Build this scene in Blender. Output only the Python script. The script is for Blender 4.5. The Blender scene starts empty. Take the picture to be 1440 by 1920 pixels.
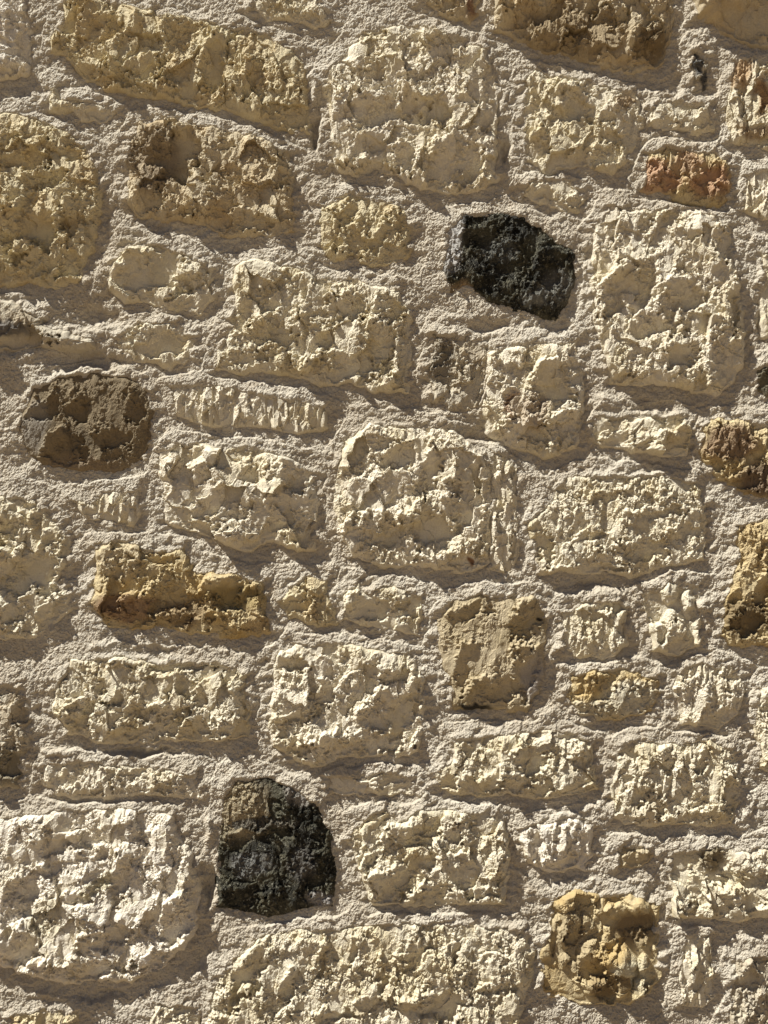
import bpy, math, random
import numpy as np

# ------------------------------------------------------------------ camera, sky, sun, exposure
scene = bpy.context.scene
col = scene.collection
CZ = 1.50                                     # height of the middle of the picture above the ground
cam_d = bpy.data.cameras.new("camera")
cam = bpy.data.objects.new("camera", cam_d)
col.objects.link(cam)
cam.location = (0.0, -2.41, CZ)
cam.rotation_euler = (math.radians(90), 0, 0)
cam_d.sensor_fit = 'VERTICAL'
cam_d.sensor_height = 36.0
cam_d.lens = 45.0
cam_d.clip_start = 0.05
cam_d.clip_end = 2000
scene.camera = cam

GRAZE = math.radians(12.8)                    # angle between the sun's rays and the wall
LEAN = math.radians(33.0)                     # the sun stands up and to the left
to_sun = (-math.sin(LEAN) * math.cos(GRAZE), -math.sin(GRAZE), math.cos(LEAN) * math.cos(GRAZE))
elev = math.asin(to_sun[2])
azim = math.atan2(to_sun[0], to_sun[1])       # clockwise from +Y

world = bpy.data.worlds.new("World")
scene.world = world
world.use_nodes = True
wn = world.node_tree.nodes
wl = world.node_tree.links
sky = wn.new("ShaderNodeTexSky")
sky.sky_type = 'NISHITA'
sky.sun_disc = False
sky.altitude = 1200.0
sky.air_density = 0.32
sky.dust_density = 0.3
sky.sun_elevation = elev
sky.sun_rotation = azim
bg = wn["Background"]
bg.inputs["Strength"].default_value = 0.05
wl.new(sky.outputs["Color"], bg.inputs["Color"])

sun_d = bpy.data.lights.new("sun", 'SUN')
sun_d.energy = 5.0
sun_d.angle = math.radians(0.8)
sun_d.color = (1.0, 0.984, 0.948)
sun = bpy.data.objects.new("sun", sun_d)
col.objects.link(sun)
from mathutils import Vector
sun.rotation_euler = Vector(to_sun).to_track_quat('Z', 'Y').to_euler()
sun.location = (-3, -2, 6)

vs = scene.view_settings
vs.view_transform = 'Standard'
vs.look = 'None'
vs.gamma = 1.0
vs.exposure = 0.7
vs.use_curve_mapping = False

LX, LY = math.sin(LEAN), math.cos(LEAN)       # run of the light across the wall: right and down

# ------------------------------------------------------------------ noise (numpy); lengths in millimetres on the wall
rng = np.random.RandomState(7)
PERM = rng.permutation(4096).astype(np.int32)
GA = rng.rand(4096).astype(np.float32) * 2 * math.pi
GX, GY = np.cos(GA), np.sin(GA)
R1 = rng.rand(4096).astype(np.float32)
R2 = rng.rand(4096).astype(np.float32)
R3 = (rng.rand(4096).astype(np.float32) * 2 - 1)
R4 = (rng.rand(4096).astype(np.float32) * 2 - 1)
R5 = (rng.rand(4096).astype(np.float32) * 2 - 1)


def hsh(i, j, s):
    return PERM[(PERM[(i + s * 131) & 4095] + j + s * 17) & 4095]


def perlin(x, y, s=0):
    xi = np.floor(x).astype(np.int32)
    yi = np.floor(y).astype(np.int32)
    fx = (x - xi).astype(np.float32)
    fy = (y - yi).astype(np.float32)
    ux = fx * fx * fx * (fx * (fx * 6 - 15) + 10)
    uy = fy * fy * fy * (fy * (fy * 6 - 15) + 10)
    def g(di, dj):
        h = hsh(xi + di, yi + dj, s)
        return GX[h] * (fx - di) + GY[h] * (fy - dj)
    a = g(0, 0); b = g(1, 0); c = g(0, 1); d = g(1, 1)
    a = a + (b - a) * ux
    c = c + (d - c) * ux
    return (a + (c - a) * uy) * 1.5


def chips(x, y, s, slope):
    """broken stone: every cell is a tilted plane; between cells there are little cliffs"""
    xi = np.floor(x).astype(np.int32)
    yi = np.floor(y).astype(np.int32)
    best = np.full(x.shape, 1e9, np.float32)
    val = np.zeros(x.shape, np.float32)
    for di in (-1, 0, 1):
        for dj in (-1, 0, 1):
            h = hsh(xi + di, yi + dj, s)
            dx = x - (xi + di + R1[h])
            dy = y - (yi + dj + R2[h])
            d = dx * dx + dy * dy
            v = R3[h] * dx * slope + R4[h] * dy * slope + R5[h] * 0.16 * slope
            m = d < best
            best[m] = d[m]
            val[m] = v[m]
    return val


def nodules(x, y, s):
    xi = np.floor(x).astype(np.int32)
    yi = np.floor(y).astype(np.int32)
    out = np.zeros(x.shape, np.float32)
    for di in (-1, 0, 1):
        for dj in (-1, 0, 1):
            h = hsh(xi + di, yi + dj, s)
            dx = x - (xi + di + R1[h])
            dy = y - (yi + dj + R2[h])
            r = 0.5 + 0.35 * R3[h]
            v = np.sqrt(np.maximum(0, 1 - (dx * dx + dy * dy) / (r * r))) * r
            out = np.maximum(out, v)
    return out


def sstep(a, b, x):
    t = np.clip((x - a) / (b - a), 0, 1)
    return t * t * (3 - 2 * t)


def poly_sdf(U, V, P):
    """signed distance, positive inside"""
    P = np.asarray(P, np.float32)
    best = np.full(U.shape, 1e12, np.float32)
    inside = np.zeros(U.shape, bool)
    n = len(P)
    for i in range(n):
        ax, ay = P[i]
        bx, by = P[(i + 1) % n]
        ex, ey = bx - ax, by - ay
        wx, wy = U - ax, V - ay
        t = np.clip((wx * ex + wy * ey) / (ex * ex + ey * ey + 1e-9), 0, 1)
        dx, dy = wx - ex * t, wy - ey * t
        best = np.minimum(best, dx * dx + dy * dy)
        c = ((ay > V) != (by > V))
        if ey != 0:
            c &= U < ax + ex * (V - ay) / ey
            inside ^= c
    d = np.sqrt(best)
    return np.where(inside, d, -d)


# ------------------------------------------------------------------ materials
def lin(c):
    return tuple((x / 255 / 12.92) if x / 255 <= 0.04045 else ((x / 255 + 0.055) / 1.055) ** 2.4 for x in c) + (1.0,)


class NT:
    def __init__(s, name):
        s.m = bpy.data.materials.new(name)
        s.m.use_nodes = True
        s.t = s.m.node_tree
        s.b = s.t.nodes["Principled BSDF"]

    def n(s, kind, **kw):
        nd = s.t.nodes.new(kind)
        for k, v in kw.items():
            setattr(nd, k, v)
        return nd

    def l(s, a, b):
        s.t.links.new(a, b)

    def noise(s, vec, scale, detail=3.0, rough=0.55):
        nd = s.n("ShaderNodeTexNoise")
        nd.inputs["Scale"].default_value = scale
        nd.inputs["Detail"].default_value = detail
        nd.inputs["Roughness"].default_value = rough
        s.l(vec, nd.inputs["Vector"])
        return nd.outputs["Fac"]

    def ramp(s, fac, a, b):
        nd = s.n("ShaderNodeMapRange")
        nd.interpolation_type = 'SMOOTHSTEP'
        nd.inputs["From Min"].default_value = a
        nd.inputs["From Max"].default_value = b
        s.l(fac, nd.inputs["Value"])
        return nd.outputs["Result"]

    def mix(s, fac, a, b, mode='MIX'):
        nd = s.n("ShaderNodeMix", data_type='RGBA', blend_type=mode)
        for sock, v in ((nd.inputs[0], fac), (nd.inputs[6], a), (nd.inputs[7], b)):
            if isinstance(v, (int, float)):
                sock.default_value = v
            elif isinstance(v, tuple):
                sock.default_value = v
            else:
                s.l(v, sock)
        return nd.outputs[2]

    def math(s, op, a, b):
        nd = s.n("ShaderNodeMath", operation=op)
        for sock, v in ((nd.inputs[0], a), (nd.inputs[1], b)):
            if isinstance(v, (int, float)):
                sock.default_value = v
            else:
                s.l(v, sock)
        return nd.outputs[0]

    def bump(s, height, dist, strength=1.0):
        nd = s.n("ShaderNodeBump")
        nd.inputs["Distance"].default_value = dist
        nd.inputs["Strength"].default_value = strength
        s.l(height, nd.inputs["Height"])
        s.l(nd.outputs["Normal"], s.b.inputs["Normal"])


def stone_material(name, base, second, stain, rough=0.92, bump=0.0006, second_amt=(0.42, 0.68), spec=0.25, vary=0.12, fleck=None):
    k = NT(name)
    tc = k.n("ShaderNodeTexCoord")
    oi = k.n("ShaderNodeObjectInfo")
    add = k.n("ShaderNodeVectorMath", operation='ADD')
    sc = k.n("ShaderNodeVectorMath", operation='SCALE')
    sc.inputs[0].default_value = (37.0, 11.0, 23.0)
    k.l(oi.outputs["Random"], sc.inputs["Scale"])
    k.l(tc.outputs["Object"], add.inputs[0])
    k.l(sc.outputs[0], add.inputs[1])
    v = add.outputs[0]
    big = k.noise(v, 14.0, 4.0, 0.6)
    mid = k.noise(v, 55.0, 4.0, 0.65)
    fine = k.noise(v, 330.0, 3.0, 0.7)
    c = k.mix(k.ramp(big, *second_amt), lin(base), lin(second))
    # ochre veins and blotches, a colour of the stone itself
    c = k.mix(k.math('MULTIPLY', k.ramp(mid, 0.56, 0.72), 0.45), c, lin(stain))
    at = k.n("ShaderNodeAttribute", attribute_name="stain")
    w = k.math('MULTIPLY', at.outputs["Fac"], k.ramp(mid, 0.22, 0.46))
    at2 = k.n("ShaderNodeAttribute", attribute_name="stain_colour")
    c = k.mix(w, c, at2.outputs["Color"])  # local staining, with some shade and light painted in
    g = k.n("ShaderNodeMapRange")
    g.inputs["From Min"].default_value = 0.25
    g.inputs["From Max"].default_value = 0.75
    g.inputs["To Min"].default_value = 1.0 - vary
    g.inputs["To Max"].default_value = 1.0 + vary
    k.l(fine, g.inputs["Value"])
    c = k.mix(1.0, c, g.outputs[0], 'MULTIPLY')
    if fleck:
        c = k.mix(k.math('MULTIPLY', k.ramp(k.noise(v, 190.0, 3.0, 0.75), 0.58, 0.68), 0.75), c, lin(fleck))
    k.l(c, k.b.inputs["Base Color"])
    k.b.inputs["Roughness"].default_value = rough
    k.b.inputs["Specular IOR Level"].default_value = spec
    k.bump(k.noise(v, 420.0, 4.0, 0.7), bump * 4)
    return k.m


MAT = {
    'cream': stone_material('cream_limestone', (212, 202, 177), (206, 193, 160), (190, 168, 126)),
    'pale': stone_material('pale_limestone', (215, 205, 182), (209, 197, 167), (194, 174, 134)),
    'white': stone_material('white_limestone', (222, 213, 194), (216, 205, 180), (204, 188, 150)),
    'yellow': stone_material('yellow_limestone', (202, 189, 155), (194, 175, 136), (176, 152, 108)),
    'ochre': stone_material('ochre_limestone', (192, 175, 136), (178, 154, 106), (156, 128, 80)),
    'tan': stone_material('tan_limestone', (194, 180, 150), (184, 164, 128), (168, 143, 102)),
    'grey': stone_material('grey_limestone', (190, 180, 158), (176, 162, 136), (164, 140, 104)),
    'olive': stone_material('olive_limestone', (184, 169, 138), (168, 152, 118), (144, 127, 92), rough=0.85),
    'brown': stone_material('brown_stone', (130, 115, 89), (104, 92, 71), (150, 131, 99), rough=0.8),
    'black': stone_material('blackened_stone', (40, 38, 28), (82, 78, 60), (140, 132, 106), rough=0.6, bump=0.0012, second_amt=(0.44, 0.6), spec=0.3, vary=0.6, fleck=(172, 168, 148)),
}


def mortar_material():
    k = NT('sandy_mortar')
    tc = k.n("ShaderNodeTexCoord")
    v = tc.outputs["Object"]
    big = k.noise(v, 5.0, 4.0, 0.6)
    mid = k.noise(v, 40.0, 3.0, 0.6)
    grain = k.noise(v, 380.0, 2.0, 0.7)
    c = k.mix(k.ramp(big, 0.35, 0.65), lin((197, 188, 169)), lin((188, 177, 156)))
    c = k.mix(k.math('MULTIPLY', k.ramp(mid, 0.5, 0.75), 0.4), c, lin((182, 166, 140)))
    c = k.mix(k.math('MULTIPLY', k.ramp(grain, 0.58, 0.70), 0.45), c, lin((206, 194, 178)))
    c = k.mix(k.math('MULTIPLY', k.ramp(grain, 0.40, 0.30), 0.55), c, lin((120, 102, 82)))
    k.l(c, k.b.inputs["Base Color"])
    k.b.inputs["Roughness"].default_value = 0.93
    k.b.inputs["Specular IOR Level"].default_value = 0.25
    k.bump(k.noise(v, 420.0, 3.0, 0.7), 0.003)
    return k.m


MAT['mortar'] = mortar_material()


def ground_material():
    k = NT('pale_gravel_paving')
    tc = k.n("ShaderNodeTexCoord")
    v = tc.outputs["Object"]
    a = k.noise(v, 3.0, 5.0, 0.6)
    b = k.noise(v, 120.0, 3.0, 0.7)
    c = k.mix(a, lin((138, 118, 90)), lin((151, 131, 101)))
    c = k.mix(k.ramp(b, 0.45, 0.7), c, lin((112, 98, 77)))
    k.l(c, k.b.inputs["Base Color"])
    k.b.inputs["Roughness"].default_value = 0.95
    k.bump(b, 0.006)
    return k.m


MAT['ground'] = ground_material()

# ------------------------------------------------------------------ the ground in front of the wall
gm = bpy.data.meshes.new("ground")
gm.from_pydata([(-400, -400, 0), (400, -400, 0), (400, 400, 0), (-400, 400, 0)], [], [(0, 1, 2, 3)])
gm.materials.append(MAT['ground'])
ground = bpy.data.objects.new("ground", gm)
ground["kind"] = "structure"
ground["label"] = "pale gravel ground in front of the stone wall"
col.objects.link(ground)

wall = bpy.data.objects.new("stone_wall", None)
col.objects.link(wall)
wall["label"] = "rough limestone rubble wall with thick sandy mortar, sunlit from the upper left"
wall["category"] = "wall"
wall["kind"] = "thing"

# ------------------------------------------------------------------ stones seen in the photograph
# outline in millimetres on the wall (u to the right, v down), material, surface style, how proud the rim
# and the middle stand, broken facets (cu, cv, ru, rv, turn, steepness), staining and painted light or shade (cu, cv, ru, rv, turn, colour)
S = []


def stone(mat, style, P, rim=9, dome=10, F=(), stains=(), label=None):
    S.append(dict(mat=mat, style=style, P=P, rim=rim, dome=dome, F=F, stains=stains, label=label))


OCH = (170, 120, 60)
RUST = (164, 96, 50)
BRN = (110, 86, 56)
PAL = (216, 206, 184)

# top row
stone('white', 'rough', [(-70,-40),(30,-40),(44,10),(52,45),(54,110),(48,136),(15,148),(-70,160)], 14, 10, [(20,30,25,14,-20,.35),(15,95,30,14,0,.35),(10,130,30,14,0,.35)])
stone('yellow', 'rough', [(122,-20),(112,58),(96,68),(100,92),(128,110),(150,142),(215,166),(300,184),(390,195),(450,208),(500,226),(545,243),(575,246),(577,200),(571,130),(545,88),(500,66),(420,46),(330,26),(265,12),(200,2),(160,-12)], 9, 12,
      [(137,34,17,34,15,.42),(200,36,24,20,0,.42),(258,54,17,27,10,.42),(186,98,14,14,0,.4),(262,128,60,24,-12,.42),(212,140,30,22,10,.4),(404,110,30,56,12,.42),(156,132,20,14,20,.4),(432,58,10,26,0,.4),(540,218,34,24,20,.4),(345,165,40,16,0,.38),(470,150,16,34,10,.38)])
stone('cream', 'smooth', [(92,166),(105,162),(112,188),(150,184),(195,190),(208,205),(200,222),(152,224),(132,206),(96,206)], 8, 5, [(172,208,30,12,10,.35)])
stone('yellow', 'rough', [(-80,216),(0,214),(55,216),(118,240),(156,276),(176,314),(191,372),(180,430),(160,474),(142,528),(100,540),(45,522),(0,532),(-80,536)], 10, 14,
      [(36,296,56,20,8,.42),(122,284,36,12,22,.42),(80,338,44,24,0,.42),(46,426,74,38,0,.42),(136,404,22,38,0,.4),(92,490,64,30,0,.4),(20,250,20,12,0,.35)])
stone('tan', 'rough', [(246,262),(266,228),(325,222),(378,238),(430,245),(486,252),(538,288),(549,360),(546,430),(520,440),(470,436),(430,440),(388,425),(330,412),(296,406),(256,402),(234,374),(240,310)], 10, 12,
      [(326,284,46,58,4,.55),(272,372,42,24,-28,.45),(344,396,18,14,0,.4),(396,402,28,28,0,.42),(462,410,44,22,12,.42),(420,268,22,14,0,.38),(528,330,16,34,0,.38),(380,316,16,24,0,.3)],
      [(290,300,60,80,0,(158,132,90))])  # shade of the recess painted in as a browner ellipse
stone('cream', 'smooth', [(214,482),(240,458),(298,454),(350,474),(394,508),(400,556),(376,582),(312,576),(270,560),(230,562),(204,540)], 7, 9, [(282,504,78,44,10,.42),(352,520,24,30,20,.3)])
stone('cream', 'smooth', [(220,630),(258,606),(330,604),(362,630),(354,670),(310,683),(268,680),(226,656)], 5, 6, [(294,638,64,34,0,.40)])
stone('grey', 'smooth', [(-80,560),(0,561),(40,574),(76,600),(74,612),(130,620),(172,636),(174,648),(120,654),(60,648),(-80,656)], 20, 14, [(10,632,80,26,4,.34)], [(10,616,60,16,6,(120,110,94))], 'smooth grey ledge stone at the left edge of the photograph')  # dark ellipse paints the shade under the ledge into its colour
stone('brown', 'worn', [(40,772),(60,726),(110,706),(180,699),(240,705),(270,730),(286,770),(281,822),(260,860),(220,876),(140,880),(80,868),(46,842),(35,808)], 6, 12, [(92,760,40,22,-30,.45),(146,762,26,34,0,.4),(118,836,36,34,0,.42),(210,820,36,24,0,.36),(250,760,20,30,0,.36)],
      [(66,800,30,56,10,(150,134,106)),(160,870,90,20,0,(150,122,80))], 'dark brown rounded stone left of the centre')  # first ellipse: the sunlit left part, painted as a lighter tone
stone('pale', 'chisel', [(319,722),(395,722),(450,731),(530,748),(608,762),(611,800),(560,811),(480,796),(400,796),(330,776)], 6, 6, [])
stone('pale', 'facet', [(299,852),(330,830),(375,829),(420,846),(450,840),(510,850),(560,866),(590,900),(593,940),(581,1000),(590,1026),(560,1033),(510,1012),(460,1029),(420,1020),(380,1002),(320,982),(303,930)], 10, 12,
      [(367,848,14,14,0,.4),(402,866,12,14,0,.4),(378,890,26,17,0,.42),(434,854,12,16,0,.4),(545,892,42,32,10,.42),(462,882,20,26,0,.4),(440,960,50,16,-20,.35),(520,960,30,30,0,.35),(390,985,30,14,20,.35),(560,1005,24,14,0,.38)])
stone('pale', 'chisel', [(135,936),(170,946),(195,921),(255,922),(259,960),(245,986),(200,976),(164,972)], 8, 5, [(170,955,10,12,0,.35)])
stone('cream', 'rough', [(440,500),(480,488),(560,500),(600,524),(660,520),(740,545),(768,580),(772,640),(765,690),(760,736),(700,731),(660,714),(600,719),(560,702),(500,690),(440,697),(402,690),(410,660),(435,610),(440,552)], 9, 12,
      [(500,622,46,36,0,.42),(558,632,24,44,8,.42),(650,574,40,24,0,.42),(728,580,42,22,0,.42),(640,684,72,28,6,.42),(606,630,20,26,0,.4),(712,632,26,40,8,.42),(456,584,18,28,0,.4),(520,566,14,24,0,.3),(448,668,24,12,0,.38),(572,536,14,26,0,.4),(740,722,30,12,0,.38)],
      ())
stone('yellow', 'crumb', [(606,386),(650,365),(700,372),(750,386),(765,420),(768,470),(745,496),(680,490),(620,481),(600,450)], 7, 9, [(652,402,16,26,0,.42),(666,444,20,36,0,.42),(712,444,12,34,12,.42),(634,440,8,30,0,.38),(740,416,10,20,0,.38)])
stone('black', 'crumb', [(836,430),(870,402),(930,396),(980,404),(1010,420),(1050,450),(1078,475),(1081,520),(1063,560),(1040,596),(1000,586),(960,576),(915,560),(880,532),(846,542),(832,500)], 5, 9, [(900,440,40,26,0,.36),(1030,500,30,30,0,.36),(920,520,30,26,0,.34)],
      [(868,542,26,22,0,(176,138,82)),(846,460,24,60,8,(190,182,166)),(1040,540,44,40,20,(112,106,88)),(940,470,40,26,0,(84,82,68)),(1000,560,26,20,0,(120,116,98))], 'jagged black stone ringed with pale mortar in the upper half')
stone('grey', 'crumb', [(815,625),(870,628),(906,650),(912,690),(896,764),(850,768),(815,750),(800,700)], 6, 8, [(826,660,18,26,0,.42),(832,698,24,28,0,.42),(872,676,8,24,0,.38)], [(830,680,30,50,0,(150,134,104))])  # shade of the left facets is also painted in as brown
stone('pale', 'rough', [(910,660),(960,650),(1020,640),(1080,640),(1095,700),(1095,780),(1080,840),(1030,853),(960,841),(916,802),(905,760),(915,700)], 9, 12, [(1042,716,46,46,0,.42),(992,806,44,22,0,.42),(1062,800,30,38,0,.42),(970,686,28,12,0,.4),(950,740,14,20,0,.38),(1000,760,14,18,0,.36)],
      [(962,760,22,32,10,(190,148,104)),(1000,770,40,40,0,(194,168,126))])
stone('cream', 'facet', [(1108,790),(1130,778),(1200,786),(1260,775),(1292,790),(1290,850),(1240,850),(1180,841),(1115,826)], 11, 8, [(1150,826,34,14,-16,.42),(1262,822,28,20,-10,.42),(1204,832,18,14,0,.42),(1236,800,16,10,0,.35)])
stone('pale', 'rough', [(1115,420),(1150,386),(1200,395),(1260,390),(1330,395),(1370,420),(1375,480),(1386,530),(1395,620),(1390,690),(1350,740),(1300,731),(1250,721),(1200,720),(1150,716),(1125,640),(1110,560),(1108,480)], 9, 14,
      [(1186,530,46,34,10,.36),(1272,552,50,44,0,.36),(1216,612,60,24,4,.36),(1268,664,34,28,0,.40),(1148,556,24,42,0,.42),(1214,408,13,26,8,.42),(1242,420,12,26,8,.42),(1360,450,22,40,0,.42),(1150,440,16,16,0,.4),(1378,560,10,60,0,.4),(1310,704,16,24,0,.38),(1290,440,30,14,0,.35),(1150,704,40,12,0,.38)],
      [])
stone('pale', 'rough', [(650,830),(690,790),(740,800),(790,796),(850,810),(878,830),(905,850),(918,900),(920,980),(918,1050),(900,1066),(850,1073),(780,1056),(710,1060),(660,1040),(630,990),(628,920),(640,870)], 9, 13,
      [(704,994,62,32,0,.40),(788,986,66,36,0,.40),(657,884,20,12,0,.4),(754,850,24,30,0,.4),(808,876,22,44,6,.42),(894,880,8,44,0,.42),(850,1052,70,15,-4,.4),(850,910,16,16,0,.35),(720,860,10,20,0,.36),(902,1000,9,44,8,.4)],
      [(884,1054,6,14,0,(150,96,50))], 'large pale stone in the middle of the photograph')
stone('cream', 'crumb', [(1060,896),(1130,886),(1230,890),(1310,910),(1325,950),(1320,1050),(1270,1060),(1190,1076),(1120,1070),(1012,1070),(1002,1020),(986,982),(1036,936)], 8, 10, [(1006,1004,20,52,-22,.42),(1104,1004,34,9,0,.42),(1194,1030,64,20,0,.40),(1278,998,34,14,0,.4),(1094,1066,70,10,0,.4),(1130,930,34,14,0,.34),(1230,960,50,12,0,.36)])
stone('ochre', 'vert', [(1314,800),(1350,780),(1400,790),(1440,800),(1530,812),(1530,945),(1440,930),(1400,926),(1346,892),(1320,850)], 10, 10, [(1340,870,20,20,0,.4),(1400,900,40,20,0,.4),(1420,840,16,24,0,.4)], [(1370,830,60,40,0,(160,122,76)),(1430,900,60,40,0,(134,104,66))], 'rusty brown rugged stone at the right edge')
stone('ochre', 'crumb', [(1386,986),(1440,976),(1540,970),(1540,1215),(1440,1212),(1382,1210),(1355,1190),(1360,1122),(1375,1080),(1386,1030)], 10, 12, [(1394,1166,36,26,0,.42),(1428,1022,14,22,0,.4),(1376,1122,12,22,0,.4),(1430,1100,16,40,0,.4)], [(1410,1030,30,50,0,(210,176,104)),(1400,1160,60,40,0,(140,112,62))])
stone('cream', 'lumpy', [(1205,1110),(1260,1090),(1310,1100),(1318,1150),(1315,1210),(1270,1226),(1226,1218),(1215,1180)], 8, 8, [(1222,1138,12,36,-25,.42),(1286,1150,22,16,0,.4),(1240,1190,12,16,0,.38)])
stone('cream', 'vert', [(1058,1150),(1100,1130),(1160,1125),(1180,1150),(1178,1210),(1150,1229),(1080,1229),(1052,1216)], 6, 6, [(1130,1136,54,14,0,.42),(1170,1170,10,30,0,.38)])
stone('olive', 'worn', [(819,1162),(850,1130),(900,1116),(1000,1120),(1026,1160),(1022,1220),(1014,1300),(990,1331),(900,1326),(850,1326),(838,1262),(820,1198)], 10, 10, [(990,1160,30,40,10,.38),(930,1290,60,26,0,.36),(880,1150,40,20,-10,.36),(985,1260,26,60,8,.36),(870,1250,16,50,8,.25)], [(890,1326,40,8,4,(52,46,36)),(1010,1164,12,6,0,(50,44,34)),(1000,1270,26,60,0,(176,160,136))], 'smooth olive brown stone right of the centre')
stone('yellow', 'crumb', [(540,1096),(575,1085),(610,1090),(618,1130),(626,1166),(590,1171),(545,1156),(527,1126)], 6, 8, [(556,1130,30,22,0,.40),(600,1120,14,14,0,.36)])
stone('cream', 'smooth', [(640,1120),(672,1089),(690,1110),(720,1096),(760,1105),(788,1120),(795,1160),(780,1186),(730,1180),(680,1172),(642,1160)], 8, 9, [(690,1134,56,28,0,.40),(756,1136,36,24,0,.40)])
stone('ochre', 'rough', [(178,1030),(220,1015),(280,1030),(340,1030),(360,1070),(440,1075),(490,1090),(498,1130),(505,1186),(450,1193),(380,1188),(300,1180),(200,1171),(170,1130),(178,1080)], 9, 12,
      [(206,1066,26,16,0,.42),(244,1042,14,12,0,.4),(300,1122,60,26,0,.42),(416,1108,44,36,6,.42),(234,1160,54,16,0,.42),(396,1150,18,30,0,.4),(334,1162,40,18,0,.4),(300,1046,30,12,10,.38),(470,1110,18,20,0,.38),(376,1066,12,12,0,.4)],
      [(230,1050,70,40,0,(206,180,124)),(240,1140,80,30,0,(174,130,78)),(440,1120,70,30,0,(178,146,74)),(340,1150,60,30,0,(166,132,76)),(480,1170,30,24,0,(206,170,100))], 'ochre yellow stone below the white one in the left half')
stone('cream', 'rough', [(-80,930),(0,930),(60,936),(100,976),(125,1010),(126,1060),(100,1092),(130,1112),(120,1150),(70,1190),(0,1196),(-80,1192)], 8, 12, [(46,1070,76,44,0,.42),(10,990,24,30,0,.4),(88,1150,30,14,-20,.4),(20,1150,30,20,0,.38),(90,1010,16,20,0,.38),(40,950,30,10,0,.35)], [])
stone('cream', 'rough', [(106,1282),(138,1240),(230,1234),(320,1240),(400,1240),(460,1266),(466,1300),(462,1380),(400,1389),(300,1389),(200,1389),(126,1376),(98,1330)], 9, 12,
      [(300,1246,100,14,2,.42),(152,1322,36,15,0,.42),(220,1304,12,28,10,.42),(260,1332,25,24,0,.36),(304,1342,42,34,0,.42),(144,1348,26,20,0,.42),(376,1306,13,28,0,.42),(430,1364,34,22,0,.4),(110,1272,14,34,20,.4),(186,1276,13,24,0,.42),(356,1366,34,20,0,.42),(318,1284,10,24,0,.4),(450,1320,12,30,0,.38),(240,1372,40,12,0,.38)],
      [])
stone('pale', 'rough', [(520,1226),(560,1208),(640,1205),(700,1216),(770,1231),(795,1270),(795,1340),(785,1410),(720,1416),(640,1420),(600,1436),(560,1430),(510,1402),(505,1340),(508,1280)], 9, 12,
      [(548,1240,34,22,0,.42),(606,1298,18,26,0,.42),(730,1270,32,18,0,.40),(560,1342,42,12,-8,.42),(730,1334,58,44,0,.40),(672,1394,84,25,0,.40),(526,1366,12,34,0,.38),(780,1296,12,38,0,.38),(696,1236,20,10,10,.35),(560,1400,30,16,20,.36)],
      [])
stone('grey', 'rough', [(-80,1288),(30,1290),(51,1330),(50,1400),(30,1472),(-80,1482)], 8, 10, [(36,1338,18,26,0,.42),(10,1430,40,30,0,.42),(20,1390,10,20,0,.35)], [(20,1440,50,40,0,(150,132,92))])
stone('pale', 'crumb', [(82,1440),(140,1425),(210,1435),(280,1440),(366,1450),(371,1496),(320,1496),(260,1489),(200,1496),(100,1491),(78,1470)], 7, 7, [(118,1456,8,22,0,.4),(206,1456,11,20,0,.42),(300,1480,28,11,0,.4),(250,1452,24,10,0,.38),(340,1466,8,20,0,.36),(160,1484,26,8,0,.38)])
stone('white', 'rough', [(-80,1542),(30,1530),(100,1520),(170,1515),(250,1520),(320,1530),(340,1580),(360,1610),(370,1652),(368,1720),(350,1770),(310,1810),(250,1841),(150,1846),(90,1840),(0,1812),(-80,1802)], 12, 14,
      [(97,1582,36,18,0,.42),(43,1664,42,24,0,.42),(146,1574,22,16,0,.40),(230,1640,24,50,16,.42),(144,1682,34,15,0,.40),(94,1628,32,12,10,.42),(200,1758,64,18,-16,.40),(332,1720,38,60,30,.42),(164,1816,76,22,0,.40),(32,1776,36,42,0,.42),(326,1606,13,22,0,.4),(270,1806,50,16,-24,.36),(258,1560,10,24,-16,.4),(190,1600,12,16,0,.38),(280,1720,12,30,20,.35)],
      [(90,1720,40,60,20,(214,196,150)),(180,1660,50,16,-30,(206,190,140))], 'large white jagged stone at the lower left')
stone('black', 'crumb', [(418,1500),(440,1462),(500,1460),(560,1480),(595,1510),(620,1570),(626,1650),(621,1700),(580,1701),(500,1718),(455,1706),(408,1700),(408,1600)], 4, 9, [(440,1580,26,24,0,.36),(520,1560,40,16,0,.34),(450,1680,40,20,0,.36),(590,1640,20,40,0,.34)],
      [(450,1516,66,72,0,(180,154,100)),(560,1490,36,26,20,(150,138,118)),(600,1690,30,20,0,(160,150,136)),(470,1620,44,26,0,(110,106,94)),(570,1620,30,40,0,(96,88,74)),(500,1545,60,14,0,(104,92,68))], 'black stone with an ochre corner beside the big white stone')
stone('pale', 'facet', [(615,1460),(680,1455),(740,1447),(773,1470),(770,1486),(690,1489),(620,1489)], 7, 5, [(712,1464,42,10,0,.40),(760,1474,14,10,0,.36)])
stone('cream', 'rough', [(858,1390),(900,1375),(960,1380),(1020,1365),(1080,1375),(1110,1400),(1115,1480),(1060,1496),(980,1496),(900,1491),(830,1480),(815,1455),(850,1420)], 9, 11, [(836,1456,20,24,0,.42),(988,1424,34,26,0,.42),(1064,1374,24,14,0,.4),(978,1462,32,26,0,.42),(1070,1482,42,12,0,.4),(920,1470,30,14,0,.36),(1090,1420,18,24,0,.38),(880,1400,12,16,0,.35)], [])
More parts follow.
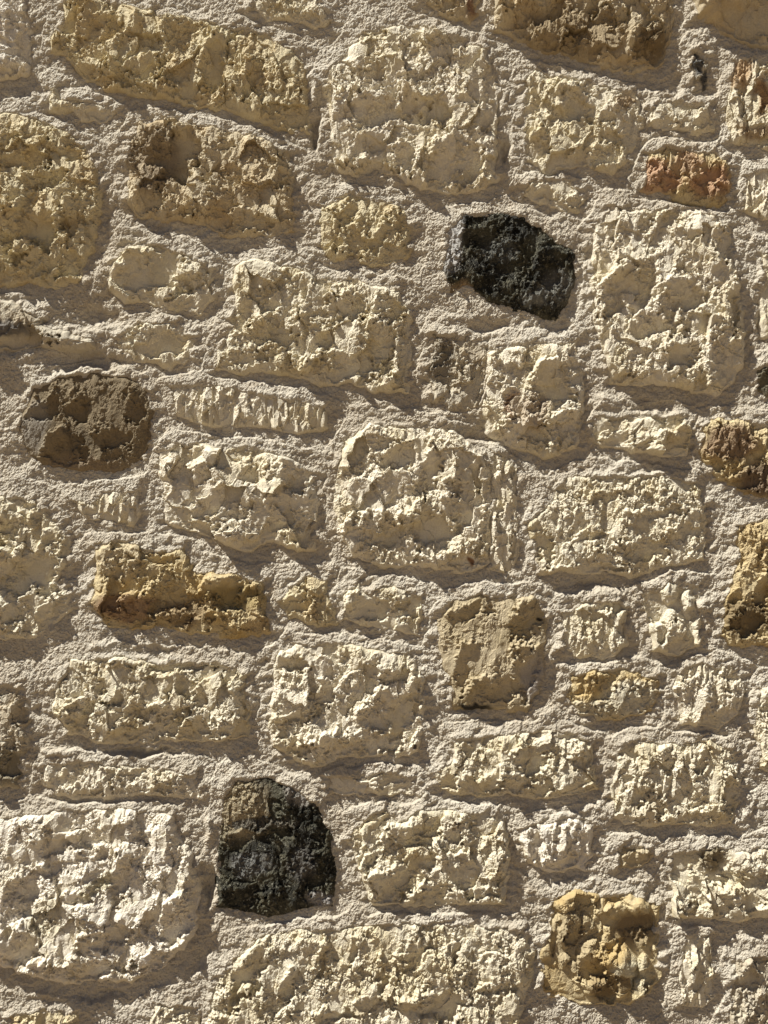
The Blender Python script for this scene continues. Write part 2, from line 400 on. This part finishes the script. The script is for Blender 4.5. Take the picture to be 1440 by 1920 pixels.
stone('cream', 'vert', [(1160,1410),(1190,1390),(1260,1395),(1330,1385),(1380,1410),(1390,1460),(1375,1545),(1320,1546),(1270,1546),(1210,1551),(1150,1536),(1148,1470)], 9, 11, [(1174,1408,18,16,0,.42),(1248,1422,13,28,0,.42),(1312,1428,13,28,0,.42),(1200,1482,20,24,0,.40),(1372,1484,16,34,0,.4),(1178,1538,32,9,0,.4),(1278,1536,34,9,0,.4),(1236,1500,10,30,0,.36),(1310,1500,14,20,0,.36)])
stone('cream', 'rough', [(665,1556),(700,1520),(720,1514),(745,1546),(790,1520),(860,1520),(930,1530),(950,1560),(955,1640),(945,1696),(870,1696),(780,1701),(700,1696),(680,1640),(655,1580)], 9, 13, [(780,1566,64,24,-10,.42),(693,1606,15,18,0,.42),(746,1648,42,36,0,.40),(784,1610,34,26,0,.40),(813,1668,34,15,0,.40),(722,1528,9,14,0,.42),(897,1672,32,10,0,.38),(846,1560,20,20,0,.38),(720,1684,40,12,0,.38)])
stone('white', 'vert', [(978,1556),(1020,1540),(1080,1535),(1112,1550),(1110,1600),(1095,1630),(1040,1636),(990,1616),(975,1580)], 8, 8, [(1003,1574,13,16,0,.4),(1040,1574,12,13,0,.4),(1046,1616,40,14,0,.42),(1074,1570,8,14,0,.38)])
stone('olive', 'facet', [(1158,1596),(1175,1580),(1220,1594),(1227,1606),(1200,1626),(1164,1623)], 6, 5, [(1192,1608,26,14,-10,.42)])
stone('cream', 'facet', [(1265,1602),(1320,1590),(1395,1596),(1440,1592),(1540,1588),(1540,1716),(1400,1726),(1330,1726),(1262,1719),(1260,1650)], 9, 9, [(1344,1622,22,36,0,.42),(1306,1658,16,40,0,.30),(1426,1634,24,12,20,.40),(1400,1690,30,18,0,.36),(1360,1690,12,26,0,.38),(1290,1700,20,12,0,.36)], [(1340,1610,26,30,0,(150,128,84))])  # brown ellipse adds painted shade on the first facet
stone('ochre', 'lumpy', [(1035,1692),(1080,1670),(1110,1675),(1150,1682),(1200,1680),(1235,1700),(1235,1780),(1240,1830),(1216,1860),(1180,1886),(1100,1886),(1040,1870),(1010,1850),(1016,1780),(1030,1740)], 8, 12, [(1092,1684,16,16,0,.42),(1180,1728,42,36,0,.45),(1080,1742,14,40,8,.44),(1104,1806,24,30,0,.44),(1134,1858,28,22,0,.44),(1040,1760,8,38,8,.42),(1214,1830,12,28,0,.42),(1140,1770,12,24,0,.4)],
      [(1070,1760,50,80,0,(186,158,100)),(1180,1830,50,40,0,(204,186,134)),(1190,1740,50,40,0,(146,116,66)),(1130,1850,40,30,0,(154,122,66))], 'lumpy golden ochre stone at the lower right')  # last two ellipses: painted shade of the dark hollows
stone('pale', 'chisel', [(1288,1756),(1330,1755),(1336,1800),(1341,1870),(1320,1890),(1281,1886),(1275,1830)], 7, 7, [(1334,1850,12,30,0,.38)])
stone('grey', 'vert', [(1380,1802),(1430,1792),(1530,1788),(1530,1990),(1372,1990),(1370,1880)], 7, 8, [(1400,1830,30,26,0,.42),(1384,1890,12,20,0,.4),(1420,1880,14,20,0,.4)])
stone('cream', 'crumb', [(402,1862),(440,1792),(480,1760),(540,1746),(640,1738),(760,1730),(880,1735),(980,1746),(1002,1790),(986,1860),(962,1995),(380,1995),(388,1900)], 8, 13, [(470,1810,28,62,20,.42),(664,1776,9,28,0,.42),(606,1796,10,44,10,.42),(814,1884,64,30,0,.40),(714,1824,8,44,0,.40),(764,1794,24,12,0,.4),(630,1900,54,11,0,.4),(856,1776,8,26,0,.4),(930,1850,40,16,0,.38),(540,1850,14,40,14,.36),(420,1880,26,22,0,.4),(700,1880,40,12,0,.36)])
stone('yellow', 'crumb', [(20,1906),(80,1895),(140,1906),(132,1992),(10,1992)], 8, 7, [(60,1930,30,10,0,.36)])
stone('cream', 'crumb', [(288,1886),(340,1884),(366,1910),(362,1992),(270,1992),(280,1910)], 7, 7, [(320,1900,26,10,0,.36)])
stone('pale', 'vert', [(1270,1260),(1310,1240),(1380,1255),(1393,1290),(1388,1340),(1350,1363),(1300,1361),(1265,1346)], 8, 8, [(1370,1262,22,12,10,.4),(1362,1304,8,10,0,.4),(1352,1340,18,12,0,.38)])
stone('ochre', 'crumb', [(1070,1266),(1130,1255),(1180,1258),(1230,1266),(1240,1300),(1225,1336),(1160,1346),(1090,1341),(1065,1310)], 6, 8, [(1128,1288,26,26,0,.42),(1204,1310,20,28,0,.42),(1080,1300,8,24,0,.4)], [(1180,1310,70,40,0,(208,192,150)),(1110,1330,50,20,0,(204,186,140))])
stone('cream', 'crumb', [(1426,1292),(1530,1270),(1530,1442),(1430,1441),(1420,1380)], 8, 8, [(1440,1310,14,30,0,.38)])
stone('pale', 'rough', [(613,130),(650,102),(680,60),(740,50),(800,45),(870,74),(912,90),(926,140),(930,220),(933,330),(900,356),(840,356),(780,342),(720,322),(660,326),(620,300),(625,220),(605,170)], 10, 14,
      [(706,132,26,20,-20,.42),(716,200,66,38,0,.42),(786,206,52,38,0,.42),(846,292,54,50,0,.42),(690,314,52,17,8,.42),(630,80,30,18,-10,.4),(912,216,12,34,0,.4),(874,190,26,14,10,.40),(840,72,34,15,10,.4),(700,262,34,20,0,.38),(760,290,26,30,0,.40),(780,140,30,10,10,.32),(690,60,24,10,-20,.35)],
      [], 'large cream stone with torn ridges at the top')
stone('cream', 'crumb', [(462,12),(500,-30),(560,-40),(600,8),(613,40),(582,43),(500,26)], 7, 7, [(580,30,20,8,10,.36)])
stone('tan', 'crumb', [(796,-50),(900,-50),(897,14),(882,36),(842,22),(800,4)], 8, 8, [(830,0,30,14,10,.4)], [(884,10,12,26,0,(160,112,70))])
stone('tan', 'rough', [(924,-70),(1262,-70),(1259,60),(1240,110),(1192,131),(1130,121),(1080,102),(1020,90),(962,62),(930,50)], 12, 14, [(1000,20,66,30,0,.44),(1024,82,28,20,0,.44),(1066,88,16,22,0,.44),(1102,98,22,22,0,.44),(1216,84,40,42,0,.44),(1164,114,28,14,0,.42),(950,40,24,20,20,.42),(1150,30,40,18,0,.40),(1180,0,14,30,0,.4),(1100,0,20,30,0,.38)], [(1080,60,120,60,0,(168,138,86)),(1220,80,40,40,0,(140,110,60))])  # second ellipse puts facet shade into the colour, a darker brown
stone('cream', 'rough', [(984,150),(1005,130),(1060,145),(1120,156),(1190,171),(1208,220),(1180,290),(1150,326),(1090,306),(1030,321),(990,300),(984,220)], 7, 10, [(1070,202,34,42,0,.42),(1014,268,22,32,0,.40),(1086,292,18,26,0,.42),(1003,200,13,22,0,.4),(1140,220,12,20,0,.36),(1150,280,14,14,0,.36)], [(1174,190,20,20,0,(196,164,112))])
stone('cream', 'smooth', [(984,346),(1020,330),(1070,340),(1092,370),(1086,396),(1040,386),(990,362)], 6, 6, [(1018,360,30,16,16,.40),(1074,372,14,16,0,.40)])
stone('cream', 'crumb', [(1214,206),(1240,185),(1290,190),(1330,200),(1341,240),(1310,251),(1260,241),(1217,231)], 7, 6, [(1242,230,28,11,10,.4),(1278,228,12,12,0,.4),(1318,226,20,20,0,.42)])
stone('ochre', 'vert', [(1214,286),(1245,270),(1290,280),(1340,285),(1373,310),(1371,350),(1350,381),(1310,379),(1250,361),(1207,350)], 7, 8, [(1244,336,26,26,0,.42),(1308,352,22,24,0,.42),(1344,318,12,28,0,.40),(1272,310,8,26,0,.4)], [(1240,330,50,40,0,(200,144,92)),(1330,340,50,40,0,(196,140,86)),(1290,300,30,30,0,(196,150,96))], 'rust orange stone at the upper right')
stone('cream', 'chisel', [(1378,112),(1410,105),(1450,118),(1540,130),(1540,292),(1440,276),(1370,262),(1364,200)], 9, 9, [(1394,160,11,22,0,.4),(1432,168,14,40,0,.4),(1410,262,40,10,10,.4)], [(1390,130,26,50,0,(196,150,90)),(1430,180,16,40,0,(180,130,72)),(1410,250,40,14,8,(190,156,104))])
stone('pale', 'chisel', [(1400,326),(1440,316),(1530,310),(1530,412),(1430,409),(1400,392)], 8, 8, [(1420,376,10,24,8,.36)])
stone('tan', 'smooth', [(1288,-70),(1540,-70),(1540,100),(1440,80),(1370,61),(1310,30)], 12, 16, [(1400,20,110,62,18,.42)])
stone('grey', 'crumb', [(1300,90),(1315,85),(1328,110),(1326,160),(1306,166),(1299,130)], 4, 5, [(1314,150,10,14,0,.35)], [(1308,110,10,40,0,(92,88,80)),(1322,150,8,30,0,(84,80,72))], 'small dark grey sliver in the mortar at the upper right')
stone('cream', 'smooth', [(1432,470),(1540,460),(1540,632),(1432,626)], 7, 8, [])
stone('olive', 'smooth', [(1423,690),(1440,682),(1530,680),(1530,740),(1440,738),(1424,730)], 4, 6, [(1440,710,20,20,0,.4)], [(1435,710,30,40,0,(110,98,66))])
stone('white', 'smooth', [(1402,1517),(1406,1512),(1411,1514),(1413,1522),(1408,1528),(1403,1525)], 5, 6, [], (), 'tiny white pebble stuck on the mortar at the right')
stone('pale', 'chisel', [(926,848),(945,852),(970,880),(969,960),(971,1040),(955,1076),(922,1066),(925,980),(924,900)], 7, 7, [(936,920,8,50,0,.38),(958,1020,8,30,0,.36)])


# ------------------------------------------------------------------ fields over a region of the wall
STYLE = {   # chips50, chips20, swell, lumps, medium, fine, strokes, nodules
    'rough':  (0.65, 0.45, 2.0, 3.6, 1.25, 0.85, 0.35, 0.0),
    'crumb':  (0.35, 0.35, 2.0, 3.0, 1.45, 0.95, 0.45, 0.0),
    'vert':   (0.45, 0.40, 1.6, 2.4, 1.05, 0.75, 1.25, 0.0),
    'chisel': (0.15, 0.1, 0.6, 0.5, 0.6, 0.45, 2.1, 0.0),
    'facet':  (1.15, 0.7, 2.0, 1.8, 1.0, 0.60, 0.0, 0.0),
    'smooth': (0.4, 0.3, 2.0, 1.4, 0.9, 0.50, 0.15, 0.0),
    'worn':   (0.15, 0.15, 2.5, 2.0, 0.6, 0.55, 0.2, 0.0),
    'lumpy':  (0.3, 0.4, 2.5, 1.5, 0.8, 0.55, 0.3, 1.5),
}


class Region:
    def __init__(s, u0, u1, v0, v1, step):
        s.step = step
        s.u = np.arange(u0, u1 + step * 0.5, step, dtype=np.float32)
        s.v = np.arange(v0, v1 + step * 0.5, step, dtype=np.float32)
        U, V = np.meshgrid(s.u, s.v)
        s.U, s.V = U, V
        wu = perlin(U / 55, V / 55, 1); wv = perlin(U / 55, V / 55, 2)
        xu = perlin(U / 14, V / 14, 3); xv = perlin(U / 14, V / 14, 4)
        yu = perlin(U / 26, V / 32, 5); yv = perlin(U / 26, V / 32, 6)
        s.PU = U + wu * 6 + xu * 3.6 + yu * 4.5
        s.PV = V + wv * 6 + xv * 3.6 + yv * 4.5
        yu = perlin(U / 26, V / 32, 5); yv = perlin(U / 26, V / 32, 6)
        s.QU = U + wu * 6 + yu * 7 + xu * 4.0
        s.QV = V + wv * 6 + yv * 7 + xv * 4.0
        s.sd = np.full(U.shape, -200.0, np.float32)
        rs = np.random.RandomState(11)
        grit = rs.rand(*U.shape).astype(np.float32) - 0.5
        rag = perlin(U / 9, V / 9, 40) * 0.7 + perlin(U / 5, V / 5, 41) * 0.5
        s.rag = rag
        s.patch = 0.25 + 1.0 * sstep(-0.30, 0.22, perlin(U / 48, V / 60, 44) + 0.35 * perlin(U / 20, V / 22, 45))
        s.rag2 = perlin(U / 34, V / 44, 42) * 0.5 + perlin(U / 19, V / 22, 43) * 0.3
        med = np.abs(perlin(U / 13 + yu * .3, V / 19 + yv * .3, 10)) * 1.3 - 0.5 + chips(U / 12 + xu * .25, V / 15 + xv * .25, 22, 3.4) + chips(U / 7.5 + xu * .2, V / 8.5 + xv * .2, 23, 2.2)
        fine = chips(U / 4.8, V / 5.4, 24, 1.7) + perlin(U / 3.6, V / 3.6, 13) * 0.4 + grit * 1.1
        s.fields = [
            chips(s.QU / 52, s.QV / 66, 20, 25.0),
            chips(s.QU / 21 + xu * .1, s.QV / 27, 21, 9.0),
            perlin(U / 100, V / 100, 7),
            perlin(U / 34, V / 58, 8) + 0.8 * (0.5 - np.abs(perlin(U / 22, V / 40, 9))),
            med,
            fine,
            None, None]
        gu = (U + 0.12 * V + wu * 5) / 17
        st = perlin(gu, V / 90, 30) * 2.0 + chips((U + 0.06 * V + xu * 1.2 + wu * 4) / 11.5, V / 44, 31, 4.5) + chips((U + 0.03 * V + yu * 3) / 24, V / 50, 34, 4.0)
        s.fields[6] = st
        s.fields[7] = nodules(s.QU / 34, s.QV / 52, 33) * 22.0
        s.grain = np.abs(perlin(U / 11, V / 10, 14)) * 0.8 + nodules(U / 6.0, V / 5.6, 25) * 1.7 + chips(U / 4.6, V / 4.6, 26, 1.3) + grit * 1.3 - 0.9
        s.mlow = perlin(U / 80, V / 50, 16) * 5.0 + perlin(U / 28, V / 24, 17) * 2.2 + perlin(U / 12, V / 11, 18) * 0.7

    def window(s, P, pad):
        P = np.asarray(P)
        i0 = max(0, int((P[:, 0].min() - pad - s.u[0]) / s.step))
        i1 = min(len(s.u), int((P[:, 0].max() + pad - s.u[0]) / s.step) + 2)
        j0 = max(0, int((P[:, 1].min() - pad - s.v[0]) / s.step))
        j1 = min(len(s.v), int((P[:, 1].max() + pad - s.v[0]) / s.step) + 2)
        return slice(j0, j1), slice(i0, i1)

    def ellipse(s, w, f):
        a = math.radians(f[4])
        du = s.QU[w] - f[0]
        dv = s.QV[w] - f[1]
        p = (du * math.cos(a) + dv * math.sin(a)) / f[2]
        q = (-du * math.sin(a) + dv * math.cos(a)) / f[3]
        return np.sqrt(p * p + q * q), du, dv, a

    def tilts(s, w, F, h, gain=1.4, ragged=1.0):
        keep = np.ones(h.shape, np.float32)
        for f in F:
            r, du, dv, a = s.ellipse(w, f)
            r = r + ragged * (s.rag[w] * min(0.45, 9.0 / min(f[2], f[3])) + s.rag2[w] * min(1.0, min(f[2], f[3]) / 22.0))
            m = 1 - (sstep(0.72, 1.08, r) if ragged else sstep(0.45, 1.15, r))
            ext = math.hypot(f[2] * (math.cos(a) * LX + math.sin(a) * LY), f[3] * (-math.sin(a) * LX + math.cos(a) * LY))
            run = du * LX + dv * LY
            h += -f[5] * gain * (run + 0.25 * ext) * m
            keep *= 1 - 0.35 * m
        return keep

    def stone_surface(s, st):
        w = s.window(st['P'], 90)
        U = s.PU[w]
        if U.size == 0:
            return None
        neat = 0.3 if st['style'] == 'chisel' else (0.4 if st['mat'] == 'black' else 0.9)      # dressed stones have straighter edges
        d = poly_sdf(s.U[w] + (U - s.U[w]) * neat, s.V[w] + (s.PV[w] - s.V[w]) * neat, st['P']) + 3.0
        s.sd[w] = np.maximum(s.sd[w], d)
        dd = np.maximum(d, 0)
        dv_, du_ = np.gradient(poly_sdf(s.U[w], s.V[w], st['P']), s.step)
        lee = sstep(0.0, 0.8, -(du_ * LX + dv_ * LY))           # the side of the stone turned away from the sun
        top = st['dome'] * 0.68
        lit_side = st['rim'] * 0.5 * (1 - np.exp(-dd / 3.0)) + top * (1 - np.exp(-dd / 12.0))
        bw = 1.0 + 0.8 * s.rag2[w]
        lee_side = st['rim'] * 0.4 * (1 - np.exp(-dd / 3.0)) + (top + st['rim'] * 0.1) * np.minimum(1, dd / np.maximum(8, 30 * bw))
        h = lit_side + (lee_side - lit_side) * lee
        inner = sstep(0, 4 if st['style'] == 'chisel' else 10, d)
        t = np.zeros_like(h)
        keep = s.tilts(w, st['F'], t)
        k = STYLE[st['style']]
        rel = np.zeros_like(h)
        patch = s.patch[w]
        for i in range(8):
            if k[i]:
                amp = patch if i in (4, 5) else keep
                rel += k[i] * s.fields[i][w] * amp
        if k[7]:
            rel -= 11.0
        h = h + inner * (t + rel) + (1 - inner) * 0.5 * (k[4] * s.fields[4][w] + k[5] * s.fields[5][w])
        lowlim = 3.0 * sstep(2, 14, d) 
        h = np.where(h < lowlim, lowlim + (h - lowlim) * 0.3, h)
        h = np.where(d < 0, h + d * 1.6, h)
        stain = np.zeros_like(h)
        scol = np.zeros(h.shape + (3,), np.float32)
        for f in st['stains']:
            r = s.ellipse(w, f)[0]
            m = 1 - sstep(0.55, 1.1, r)
            stain = np.maximum(stain, m)
            c = f[5]
            g = sum(c) / 3
            scol[m > 0] = lin([g + (x - g) * 0.58 for x in c])[:3]
        return w, d, h, stain, scol

    def mortar_surface(s, F=()):
        h = s.mlow * 0.9 + 2.4
        s.tilts((slice(None), slice(None)), F, h, 0.85, 0.0)
        gv, gu = np.gradient(s.sd, s.step)
        dist = np.maximum(-s.sd, 0)
        h += 6.0 * np.exp(-dist / 26.0) * np.clip(gv + 0.3 * gu, -1, 1) * (s.sd < 10)
        h += s.grain * 1.1 + np.maximum(perlin(s.U / 45, s.V / 40, 50), 0) * 7.0 * np.exp(-((s.sd - 2) / 14.0) ** 2)
        h = h - np.maximum(s.sd - 2.5, 0) * 0.75
        return h


def grid_mesh(name, R, w, h, cells, origin, mat, stain=None, scol=None, back=-90.0):
    """front sheet over the chosen grid cells with side walls running back into the wall"""
    U, V = R.U[w], R.V[w]
    vm = np.zeros(U.shape, bool)
    vm[:-1, :-1] |= cells; vm[1:, :-1] |= cells; vm[:-1, 1:] |= cells; vm[1:, 1:] |= cells
    idx = np.full(U.shape, -1, np.int64)
    n = int(vm.sum())
    idx[vm] = np.arange(n)
    u, v, hh = U[vm], V[vm], h[vm]
    co = np.stack([(u - 720) / 1000 - origin[0], -hh / 1000 - origin[1], CZ + (960 - v) / 1000 - origin[2]], 1)
    a, b, c, d = idx[:-1, :-1][cells], idx[:-1, 1:][cells], idx[1:, 1:][cells], idx[1:, :-1][cells]
    quads = np.stack([d, c, b, a], 1)
    # rim walls
    pad = np.zeros((cells.shape[0] + 2, cells.shape[1] + 2), bool)
    pad[1:-1, 1:-1] = cells
    E = []
    up = cells & ~pad[:-2, 1:-1]; E.append((idx[:-1, :-1][up], idx[:-1, 1:][up]))
    dn = cells & ~pad[2:, 1:-1]; E.append((idx[1:, 1:][dn], idx[1:, :-1][dn]))
    lf = cells & ~pad[1:-1, :-2]; E.append((idx[1:, :-1][lf], idx[:-1, :-1][lf]))
    rt = cells & ~pad[1:-1, 2:]; E.append((idx[:-1, 1:][rt], idx[1:, 1:][rt]))
    e0 = np.concatenate([e[0] for e in E]); e1 = np.concatenate([e[1] for e in E])
    bv, inv = np.unique(np.concatenate([e0, e1]), return_inverse=True)
    bco = co[bv].copy()
    bco[:, 1] = -back / 1000 - origin[1]
    m = len(e0)
    side = np.stack([e0, e1, n + inv[m:], n + inv[:m]], 1)
    co = np.concatenate([co, bco]).astype(np.float32)
    quads = np.concatenate([quads, side]).astype(np.int32)
    me = bpy.data.meshes.new(name)
    me.vertices.add(len(co))
    me.vertices.foreach_set("co", co.ravel())
    me.loops.add(len(quads) * 4)
    me.loops.foreach_set("vertex_index", quads.ravel())
    me.polygons.add(len(quads))
    me.polygons.foreach_set("loop_start", np.arange(0, len(quads) * 4, 4, dtype=np.int32))
    me.polygons.foreach_set("use_smooth", np.zeros(len(quads), bool))      # broken grain: crisp little faces
    me.update(calc_edges=True)
    if stain is not None and stain.max() > 0:
        at = me.attributes.new("stain", 'FLOAT', 'POINT')
        at.data.foreach_set("value", np.concatenate([stain[vm], np.zeros(len(bv))]).astype(np.float32))
        ac = me.attributes.new("stain_colour", 'FLOAT_COLOR', 'POINT')
        cc = np.ones((len(co), 4), np.float32)
        cc[:n, :3] = scol[vm]
        ac.data.foreach_set("color", cc.ravel())
    me.materials.append(mat)
    ob = bpy.data.objects.new(name, me)
    ob.location = origin
    ob.parent = wall
    col.objects.link(ob)
    return ob


def cells_of(mask):
    return mask[:-1, :-1] & mask[1:, :-1] & mask[:-1, 1:] & mask[1:, 1:]


def build_region(R, stones, mortarF, mortar_cut=None):
    for st in stones:
        r = R.stone_surface(st)
        if r is None:
            continue
        w, d, h, stain, scol = r
        cells = cells_of(d > -6.0 if R.step < 3 else d > -9.0)
        if not cells.any():
            continue
        P = np.asarray(st['P'])
        cu, cv = P[:, 0].mean(), P[:, 1].mean()
        ob = grid_mesh("stone", R, w, h, cells, ((cu - 720) / 1000, 0.0, CZ + (960 - cv) / 1000), MAT[st['mat']], stain, scol)
        if st['label']:
            ob["label"] = st['label']
    h = R.mortar_surface(mortarF)
    mask = R.sd < 13.0
    if mortar_cut is not None:
        a, b, c, e = mortar_cut
        mask &= ~((R.U > a) & (R.U < b) & (R.V > c) & (R.V < e))
        h = h - 3.0
    w = (slice(None), slice(None))
    return grid_mesh("mortar", R, w, h, cells_of(mask), (0.0, 0.0, 0.0), MAT['mortar'], back=-95.0)


# fine region: what the photograph shows
FINE = (-60, 1500, -60, 1980)
R = Region(*FINE, 1.75)
MORTAR_F = [
    (130,590,110,26,6,.36),(110,676,130,22,0,.36),(892,604,70,20,6,.36),(1020,610,60,14,0,.34),(876,796,70,26,14,.36),(1060,1096,92,22,0,.34),
    (240,1216,90,14,4,.34),(1200,146,50,24,10,.36),(1262,146,24,38,0,.38),(590,210,13,80,0,.40),(948,240,12,70,0,.38),(200,390,14,44,10,.34),
    (1190,756,90,18,4,.36),(1210,872,70,14,0,.34),(390,1770,16,70,30,.30),(390,1620,14,90,0,.34),(900,1350,60,16,6,.34),(1010,960,16,40,20,.34),
    (1230,1650,14,60,10,.32),(1420,900,60,16,14,.34),(1430,560,14,80,0,.30),(1030,1520,70,10,0,.32),(200,1410,140,10,0,.32),(150,1870,90,12,0,.32)

]
build_region(R, S, MORTAR_F)
del R

# ------------------------------------------------------------------ the wall goes on beyond the picture, more coarsely
random.seed(5)
M = []


def rough_block(u0, u1, v0, v1):
    w, h = u1 - u0, v1 - v0
    c = min(w, h) * 0.22
    j = lambda: random.uniform(-9, 9)
    P = [(u0 + c + j(), v0 + j()), (u0 + w * .5 + j(), v0 + j()), (u1 - c + j(), v0 + j()), (u1 + j(), v0 + c + j()),
         (u1 + j(), v0 + h * .55 + j()), (u1 + j(), v1 - c + j()), (u1 - c + j(), v1 + j()), (u0 + w * .45 + j(), v1 + j()),
         (u0 + c + j(), v1 + j()), (u0 + j(), v1 - c + j()), (u0 + j(), v0 + h * .5 + j()), (u0 + j(), v0 + c + j())]
    F = []
    for _ in range(random.randint(2, 5)):
        F.append((random.uniform(u0 + 20, u1 - 20), random.uniform(v0 + 20, v1 - 20), random.uniform(15, 45), random.uniform(12, 32),
                  random.uniform(-40, 40), random.uniform(0.3, 0.45)))
    mat = random.choice(['cream', 'cream', 'pale', 'yellow', 'yellow', 'white', 'tan', 'grey', 'ochre'])
    M.append(dict(mat=mat, style=random.choice(['rough', 'rough', 'crumb', 'vert', 'facet']), P=P, rim=random.uniform(6, 11),
                  dome=random.uniform(6, 13), F=F, stains=(), label=None))


def courses(u0, u1, v0, v1):
    v = v0
    while v < v1 - 60:
        hgt = random.uniform(85, 190)
        if v + hgt > v1 - 50:
            hgt = v1 - v
        u = u0 + random.uniform(-20, 20)
        while u < u1 - 60:
            wd = random.uniform(110, 330)
            if u + wd > u1 - 90:
                wd = u1 - u
            rough_block(u + random.uniform(14, 22), u + wd - random.uniform(14, 22), v + random.uniform(14, 24), v + hgt - random.uniform(14, 24))
            u += wd
        v += hgt


TOP, BOTTOM, LEFT, RIGHT = -620, 2455, -760, 2200
courses(LEFT, -75, TOP, BOTTOM)
courses(1515, RIGHT, TOP, BOTTOM)
courses(-75, 1515, TOP, -70)
courses(-75, 1515, 1990, BOTTOM)
R = Region(LEFT - 20, RIGHT + 20, TOP - 20, BOTTOM + 20, 7.0)
for st in S:
    r = R.window(st['P'], 90)
    R.sd[r] = np.maximum(R.sd[r], poly_sdf(R.PU[r], R.PV[r], st['P']) * 0.0 - 200)
build_region(R, M, [], (FINE[0] + 4, FINE[1] - 4, FINE[2] + 4, FINE[3] - 4))
del R

# ------------------------------------------------------------------ the body of the wall behind stones and mortar
core = bpy.data.meshes.new("wall_core")
x0, x1 = (LEFT - 20 - 720) / 1000, (RIGHT + 20 - 720) / 1000
z0, z1 = -0.1, CZ + (960 - TOP + 20) / 1000
y0, y1 = 0.05, 0.5
vv = [(x, y, z) for x in (x0 + .004, x1 - .004) for y in (y0, y1) for z in (z0, z1 - .004)]
core.from_pydata(vv, [], [(0, 1, 3, 2), (4, 6, 7, 5), (0, 4, 5, 1), (2, 3, 7, 6), (1, 5, 7, 3), (0, 2, 6, 4)])
core.materials.append(MAT['mortar'])
co_ = bpy.data.objects.new("wall_core", core)
co_.parent = wall
col.objects.link(co_)
